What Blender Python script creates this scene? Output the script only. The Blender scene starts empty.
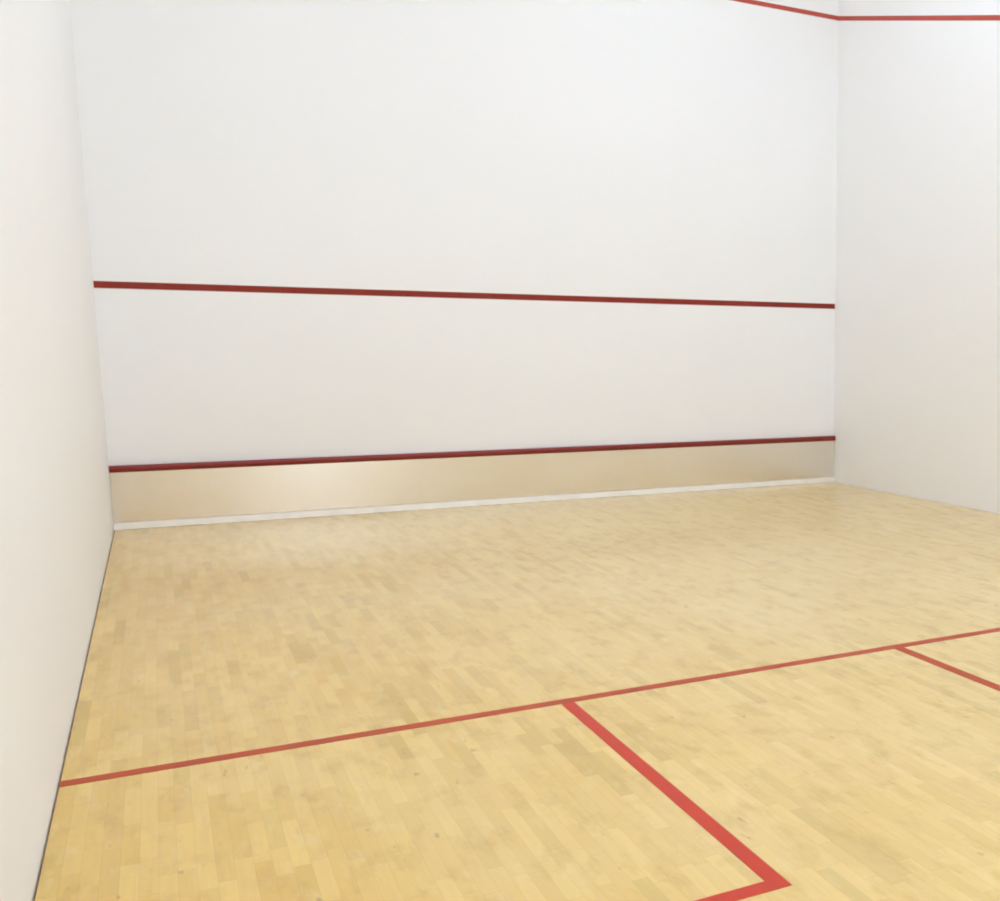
import bpy, bmesh, math
from mathutils import Matrix, Vector

S = bpy.context.scene
C = S.collection

# ------------------------------------------------------------------ court (metres)
W, D, H = 6.40, 9.75, 6.00        # width, length, ceiling; x right, y = 0 at the front wall, -D at the back
LW = 0.05                         # width of every painted line
SHORT = 5.44                      # front wall to the near edge of the short line
BOX = 1.60                        # inside of the service box
GAP = 0.007                       # expansion gap round the floor boards
XL = -0.009                       # face of the left wall

# ------------------------------------------------------------------ node helpers
def new_mat(name):
    m = bpy.data.materials.new(name); m.use_nodes = True
    nt = m.node_tree
    return m, nt, nt.nodes['Principled BSDF']

def node(nt, kind, **kw):
    n = nt.nodes.new(kind)
    for k, v in kw.items(): setattr(n, k, v)
    return n

def put(nt, val, sock):
    if isinstance(val, bpy.types.NodeSocket): nt.links.new(val, sock)
    else: sock.default_value = val

def math_(nt, op, a, b=0.0, c=0.0, clamp=False):
    n = node(nt, 'ShaderNodeMath', operation=op, use_clamp=clamp)
    put(nt, a, n.inputs[0]); put(nt, b, n.inputs[1]); put(nt, c, n.inputs[2])
    return n.outputs[0]

def remap(nt, v, a, b, c=0.0, d=1.0):
    n = node(nt, 'ShaderNodeMapRange'); n.clamp = True
    put(nt, v, n.inputs[0])
    for i, x in enumerate((a, b, c, d)): n.inputs[i+1].default_value = x
    return n.outputs[0]

def mix(nt, f, a, b, blend='MIX'):
    n = node(nt, 'ShaderNodeMix', data_type='RGBA', blend_type=blend)
    put(nt, f, n.inputs[0])
    put(nt, a if isinstance(a, bpy.types.NodeSocket) else (*a, 1), n.inputs[6])
    put(nt, b if isinstance(b, bpy.types.NodeSocket) else (*b, 1), n.inputs[7])
    return n.outputs[2]

def noise(nt, vec, scale, detail=3.0, rough=0.5):
    n = node(nt, 'ShaderNodeTexNoise')
    nt.links.new(vec, n.inputs['Vector'])
    n.inputs['Scale'].default_value = scale
    n.inputs['Detail'].default_value = detail
    n.inputs['Roughness'].default_value = rough
    return n.outputs[0]

def scaled(nt, vec, s):
    n = node(nt, 'ShaderNodeVectorMath', operation='MULTIPLY')
    nt.links.new(vec, n.inputs[0]); n.inputs[1].default_value = s
    return n.outputs[0]

def coords(nt):
    return node(nt, 'ShaderNodeTexCoord').outputs['Object']

# ------------------------------------------------------------------ materials
def plaster():
    m, nt, b = new_mat('white_plaster')
    v = coords(nt)
    big = noise(nt, v, 0.55, 3)
    put(nt, mix(nt, remap(nt, big, .3, .7), (.922, .922, .921), (.935, .935, .933)), b.inputs['Base Color'])
    b.inputs['Roughness'].default_value = .6
    b.inputs['Specular IOR Level'].default_value = .2
    bump = node(nt, 'ShaderNodeBump'); bump.inputs['Strength'].default_value = .05
    bump.inputs['Distance'].default_value = .003
    nt.links.new(noise(nt, v, 60, 3), bump.inputs['Height'])
    nt.links.new(bump.outputs[0], b.inputs['Normal'])
    return m

def maple():
    m, nt, b = new_mat('maple_boards')
    v = coords(nt)
    sep = node(nt, 'ShaderNodeSeparateXYZ'); nt.links.new(v, sep.inputs[0])
    x, y = sep.outputs[0], sep.outputs[1]
    u = math_(nt, 'DIVIDE', x, .0435)                      # one strip is 43.5 mm wide
    i = math_(nt, 'FLOOR', u)
    fu = math_(nt, 'FRACT', u)
    wn = node(nt, 'ShaderNodeTexWhiteNoise', noise_dimensions='1D')
    nt.links.new(i, wn.inputs['W'])
    off = math_(nt, 'MULTIPLY', wn.outputs[0], 731.0)
    w = math_(nt, 'ADD', math_(nt, 'DIVIDE', y, .29), off)  # boards about 0.29 m long, uneven
    vo = node(nt, 'ShaderNodeTexVoronoi', voronoi_dimensions='1D')
    nt.links.new(w, vo.inputs['W']); vo.inputs['Scale'].default_value = 1.0
    vo.inputs['Randomness'].default_value = 1.0
    ve = node(nt, 'ShaderNodeTexVoronoi', voronoi_dimensions='1D', feature='DISTANCE_TO_EDGE')
    nt.links.new(w, ve.inputs['W']); ve.inputs['Scale'].default_value = 1.0
    ve.inputs['Randomness'].default_value = 1.0
    cs = node(nt, 'ShaderNodeSeparateColor'); nt.links.new(vo.outputs['Color'], cs.inputs[0])
    r1, r2, r3 = cs.outputs
    light, mid = (.785, .530, .150), (.695, .440, .105)
    col = mix(nt, r1, light, mid)
    col = mix(nt, math_(nt, 'MULTIPLY', remap(nt, r2, .60, 1.0), .45), col, (.73, .470, .140))     # pinker boards
    col = mix(nt, math_(nt, 'MULTIPLY', remap(nt, r3, .84, .97), .70), col, (.56, .37, .075))    # darker boards
    # grain along the board, different on every board
    comb = node(nt, 'ShaderNodeCombineXYZ')
    put(nt, math_(nt, 'ADD', math_(nt, 'MULTIPLY', x, 60), math_(nt, 'MULTIPLY', r2, 50)), comb.inputs[0])
    put(nt, math_(nt, 'ADD', math_(nt, 'MULTIPLY', y, 4.5), math_(nt, 'MULTIPLY', r1, 90)), comb.inputs[1])
    put(nt, i, comb.inputs[2])
    g = noise(nt, comb.outputs[0], 1.0, 4, .6)
    col = mix(nt, math_(nt, 'MULTIPLY', remap(nt, g, .45, .75), .25), col, (.52, .35, .16))
    # broad wear in places, plus a paler tone away from the left wall
    wear = noise(nt, scaled(nt, v, (1, .6, 1)), 1.3, 3)
    paler_right = remap(nt, math_(nt, 'ADD', x, math_(nt, 'MULTIPLY', math_(nt, 'SUBTRACT', wear, .5), 2.5)), .3, 3.2)   # boards turn paler towards the right, with an uneven edge
    col = mix(nt, math_(nt, 'ADD', math_(nt, 'MULTIPLY', remap(nt, wear, .4, .7), .12), math_(nt, 'MULTIPLY', paler_right, .42)), col, (.80, .64, .345))
    # blotchy figure of the timber
    bl = noise(nt, scaled(nt, v, (11, 5, 1)), 1.0, 4, .6)
    col = mix(nt, math_(nt, 'MULTIPLY', remap(nt, bl, .50, .72), .50), col, (.52, .325, .085))
    bl2 = noise(nt, scaled(nt, v, (14, 4, 1)), 1.3, 3, .6)
    col = mix(nt, math_(nt, 'MULTIPLY', remap(nt, bl2, .54, .74), .28), col, (.86, .68, .33))
    # knots and small dark scuffs
    sc = noise(nt, scaled(nt, v, (24, 9, 1)), 1.0, 2, .5)
    col = mix(nt, math_(nt, 'MULTIPLY', remap(nt, sc, .70, .77), .5), col, (.30, .20, .10))
    # seams
    sx = math_(nt, 'MINIMUM', fu, math_(nt, 'SUBTRACT', 1.0, fu))
    seam = math_(nt, 'MAXIMUM', remap(nt, sx, .0, .028, 1, 0), remap(nt, ve.outputs['Distance'], 0, .006, 1, 0))
    col = mix(nt, math_(nt, 'MULTIPLY', seam, .24), col, (.30, .19, .085))
    put(nt, col, b.inputs['Base Color'])
    put(nt, remap(nt, wear, .3, .7, .13, .19), b.inputs['Roughness'])
    b.inputs['Specular IOR Level'].default_value = .5
    bump = node(nt, 'ShaderNodeBump'); bump.inputs['Strength'].default_value = .05
    bump.inputs['Distance'].default_value = .002
    hgt = math_(nt, 'ADD', math_(nt, 'MULTIPLY', r3, .35), math_(nt, 'MULTIPLY', g, .4))
    nt.links.new(math_(nt, 'SUBTRACT', hgt, seam), bump.inputs['Height'])
    nt.links.new(bump.outputs[0], b.inputs['Normal'])
    return m

def paint(name, col, rough=.4, var=.06, spec=.5):
    m, nt, b = new_mat(name)
    n = noise(nt, coords(nt), 9, 3)
    put(nt, mix(nt, remap(nt, n, .3, .7), tuple(c*(1-var) for c in col), tuple(c*(1+var) for c in col)), b.inputs['Base Color'])
    b.inputs['Roughness'].default_value = rough
    b.inputs['Specular IOR Level'].default_value = spec
    return m

def brushed():
    m, nt, b = new_mat('satin_metal_sheet')
    v = coords(nt)
    n = noise(nt, scaled(nt, v, (1.2, 1, 2.5)), 1.5, 3)
    col = mix(nt, remap(nt, n, .3, .7), (.855, .81, .725), (.875, .83, .745))
    put(nt, col, b.inputs['Base Color'])
    b.inputs['Metallic'].default_value = 1.0
    put(nt, remap(nt, n, .3, .7, .25, .27), b.inputs['Roughness'])
    return m

def glow(name, col, strength):
    m, nt, b = new_mat(name)
    b.inputs['Base Color'].default_value = (.9, .9, .9, 1)
    b.inputs['Emission Color'].default_value = (*col, 1)
    b.inputs['Emission Strength'].default_value = strength
    return m

M = dict(
    wall=plaster(), floor=maple(), tin=brushed(),
    gap=paint('dark_subfloor', (.035, .028, .02), .9),
    wall_line=paint('brick_red_wall_paint', (.27, .025, .011), .5, .08, .3),
    out_line=paint('bright_red_wall_paint', (.50, .085, .06), .5, .06, .3),
    floor_line=paint('red_floor_paint', (.56, .040, .014), .45, .05, .3),
    brown_line=paint('brownish_red_floor_paint', (.46, .056, .010), .45, .10, .3),  # browner, darker red for the short and half-court lines
    rail=paint('deep_red_gloss_paint', (.235, .014, .008), .35, .08),
    strip=paint('cream_white_paint', (.94, .89, .80), .45, .03),
    frame=paint('grey_door_paint', (.45, .45, .45), .4),
    ceil=paint('matt_white_ceiling', (.85, .85, .84), .8, .01),
    lamp=glow('lamp_diffuser', (.85, 1.02, 1.305), 16.2),
)

# ------------------------------------------------------------------ mesh helpers
def box(bm, a, b, mi=0):
    vs = [bm.verts.new((x, y, z)) for z in (a[2], b[2]) for y in (a[1], b[1]) for x in (a[0], b[0])]
    for q in ((0, 2, 3, 1), (4, 5, 7, 6), (0, 1, 5, 4), (2, 6, 7, 3), (0, 4, 6, 2), (1, 3, 7, 5)):
        f = bm.faces.new([vs[k] for k in q]); f.material_index = mi

def prism(bm, poly, axis_from, axis_to, axis):
    """extrude a closed 2-D outline along one axis"""
    def P(p, t):
        l = list(p); l.insert(axis, t); return tuple(l)
    a = [bm.verts.new(P(p, axis_from)) for p in poly]
    b = [bm.verts.new(P(p, axis_to)) for p in poly]
    n = len(poly)
    bm.faces.new(a); bm.faces.new(b[::-1])
    for k in range(n): bm.faces.new((a[k], b[k], b[(k+1) % n], a[(k+1) % n]))

def obj(name, bm, mats, parent=None, smooth=False):
    bmesh.ops.recalc_face_normals(bm, faces=bm.faces[:])
    me = bpy.data.meshes.new(name); bm.to_mesh(me); bm.free()
    for m in (mats if isinstance(mats, (list, tuple)) else [mats]): me.materials.append(m)
    if smooth:
        for p in me.polygons: p.use_smooth = True
    o = bpy.data.objects.new(name, me); C.objects.link(o)
    if parent: o.parent = parent
    return o

def boxes(name, lst, mats, parent=None):
    bm = bmesh.new()
    for l in lst: box(bm, *l)
    return obj(name, bm, mats, parent)

def struct(o):
    o['kind'] = 'structure'; return o

def tag(o, label, cat, group=None):
    o['label'] = label; o['category'] = cat
    if group: o['group'] = group
    return o

# ------------------------------------------------------------------ the setting
T = .20
struct(boxes('wall_front', [((-T, 0, -.06), (W+T, T, H))], M['wall']))
struct(boxes('wall_left', [((-T, -D-T, -.06), (XL, 0, H))], M['wall']))
struct(boxes('wall_right', [((W, -D-T, -.06), (W+T, 0, H))], M['wall']))
DX0, DX1, DH = 1.80, 3.20, 2.10                             # the doorway in the back wall
struct(boxes('wall_back', [((XL, -D-T, -.06), (DX0, -D, H)), ((DX1, -D-T, -.06), (W, -D, H)),
                           ((DX0, -D-T, DH), (DX1, -D, H)), ((DX0, -D-T, -.06), (DX1, -D, -.03))], M['wall']))
ceil = struct(boxes('ceiling', [((-T, -D-T, H), (W+T, T, H+.15))], M['ceil']))
# ceiling lamps: two rows of fittings
for y, xs in ((-3.8, (1.8,)), (-2.7, (4.5,)), (-8.6, (1.2, 3.2, 5.2))):
    for x in xs:
        f = boxes('lamp_housing', [((x-.30, y-.65, H-.10), (x+.30, y+.65, H-.001))], M['ceil'], ceil)
        boxes('lamp_diffuser', [((x-.27, y-.62, H-.115), (x+.27, y+.62, H-.101))], M['lamp'], f)
# floor: the boards, cut back from every wall by the expansion gap, over a dark subfloor
struct(boxes('floor', [((XL+GAP, -D+GAP, -.025), (W-GAP*.6, -GAP*.7, 0), 0),
                       ((XL, -D, -.05), (W, 0, -.026), 1)], [M['floor'], M['gap']]))
dr = struct(boxes('door_1', [((DX0, -D-T, -.03), (DX0+.05, -D+.012, DH)), ((DX1-.05, -D-T, -.03), (DX1, -D+.012, DH)),
                             ((DX0+.05, -D-T, DH-.05), (DX1-.05, -D+.012, DH))], M['frame']))
struct(boxes('trim_1', [((DX0-3, -D-T-6, -.06), (DX1+3, -D-T, -.03))], M['ceil']))   # landing outside the doorway

# ------------------------------------------------------------------ the tin
tin = bpy.data.objects.new('tin_board', None); C.objects.link(tin)
tin.location = (0, 0, 0)
tag(tin, 'long silvery metal tin board along the foot of the front wall, under a red rail', 'tin board')
bm = bmesh.new(); box(bm, (XL+.0008, -.022, .0535), (W-.003, -.001, .4325))
e = [x for x in bm.edges]
bmesh.ops.bevel(bm, geom=e, offset=.0015, segments=1, affect='EDGES')
o = obj('metal_panel', bm, M['tin'], tin); o['label'] = 'silvery metal panel'
bm = bmesh.new(); prism(bm, [(-.001, .001), (-.040, .001), (-.040, .008), (-.0245, .052), (-.001, .052)], XL+.0008, W-.0015, 0)
o = obj('base_strip', bm, M['strip'], tin); o['label'] = 'cream white base strip'
prof = [(-.001, .433), (-.030, .433)]
for k in range(0, 9):                                       # rounded nose of the rail
    a = -math.pi/2 + math.pi*k/8
    prof.append((-.030 - .012*math.cos(a), .4575 + .0235*math.sin(a)))
prof += [(-.030, .482), (-.001, .482)]
pp = []
for p in prof:
    if not pp or (abs(p[0]-pp[-1][0]) + abs(p[1]-pp[-1][1])) > 1e-5: pp.append(p)
bm = bmesh.new(); prism(bm, pp, XL+.0008, W-.0015, 0)
o = obj('top_rail', bm, M['rail'], tin); o['label'] = 'rounded deep red top rail'

# ------------------------------------------------------------------ painted lines
t = .0015
tag(boxes('service_line', [((XL+.001, -t, 1.78), (W-.004, .001, 1.83))], M['wall_line']),
    'dark red service line across the front wall, halfway above the tin board', 'court line')
tag(boxes('out_line', [((XL+.001, -t, 4.58), (W-t-.0006, .001, 4.622))], M['out_line']),
    'red out line high on the front wall, cut off by the top of the picture', 'court line')
sl = (4.57 - 2.13)/D
bm = bmesh.new()
prism(bm, [(.001, 4.58), (.001, 4.622), (-D+.001, 4.622-sl*D), (-D+.001, 4.58-sl*D)], W-t, W-.0002, 0)
tag(obj('out_line', bm, M['out_line']),
    'red out line near the top of the right side wall', 'court line')

def skew(x): return -.010 + .016*x/W                        # the short line is laid a centimetre out of square
bm = bmesh.new()
xa, xb = XL+GAP, W-GAP*.6
prism(bm, [(xa, -SHORT-LW+skew(xa)), (xb, -SHORT-LW+skew(xb)), (xb, -SHORT+skew(xb)), (xa, -SHORT+skew(xa))], 0, t, 2)
tag(obj('short_line', bm, M['brown_line']),
    'red short line crossing the whole wooden floor from side wall to side wall', 'court line')
y0 = -SHORT-LW
bm = bmesh.new()                                            # the L of the left service box, one outline
poly = [(BOX, y0+skew(BOX)-.0003), (BOX+LW, y0+skew(BOX+LW)-.0003), (BOX+LW, y0-BOX-LW), (XL+GAP, y0-BOX-LW), (XL+GAP, y0-BOX), (BOX, y0-BOX)]
prism(bm, poly, 0, t, 2)
tag(obj('service_box_line', bm, M['floor_line']),
    'red right-angled service box line on the floor, its corner in the foreground', 'court line')
tag(boxes('half_court_line', [((W/2-LW/2, -D+GAP, 0), (W/2+LW/2, y0+skew(W/2-LW/2)-.0003, t))], M['brown_line']),
    'red half-court line meeting the short line at the right edge of the picture', 'court line')

# ------------------------------------------------------------------ daylight beyond the doorway
w = bpy.data.worlds.new('daylight'); S.world = w; w.use_nodes = True
bg = w.node_tree.nodes['Background']
bg.inputs[0].default_value = (.90, .97, 1.08, 1); bg.inputs[1].default_value = 2.1

# ------------------------------------------------------------------ camera (a shifted lens: the photograph is a crop)
yaw, pitch, roll = .5246, -.1401, .0042
fwd = Vector((math.sin(yaw)*math.cos(pitch), math.cos(yaw)*math.cos(pitch), math.sin(pitch)))
r0 = Vector((math.cos(yaw), -math.sin(yaw), 0)); u0 = r0.cross(fwd)
r = math.cos(roll)*r0 + math.sin(roll)*u0
u = -math.sin(roll)*r0 + math.cos(roll)*u0
cd = bpy.data.cameras.new('camera'); cam = bpy.data.objects.new('camera', cd); C.objects.link(cam)
cam.matrix_world = Matrix((( r.x, u.x, -fwd.x, .3403), (r.y, u.y, -fwd.y, -9.3252), (r.z, u.z, -fwd.z, 1.3369), (0, 0, 0, 1)))
cd.sensor_fit = 'HORIZONTAL'; cd.sensor_width = 36
cd.lens = 1068.98*36/1000
cd.shift_x = -.27813; cd.shift_y = .05263
cd.clip_start = .02
S.camera = cam

vs = S.view_settings
vs.view_transform = 'Standard'; vs.look = 'None'; vs.gamma = 1.0; vs.use_curve_mapping = False
vs.exposure = 0.0
S.cycles.use_denoising = True
S.cycles.filter_width = 2.0
S.cycles.max_bounces = 14; S.cycles.diffuse_bounces = 10; S.cycles.glossy_bounces = 8
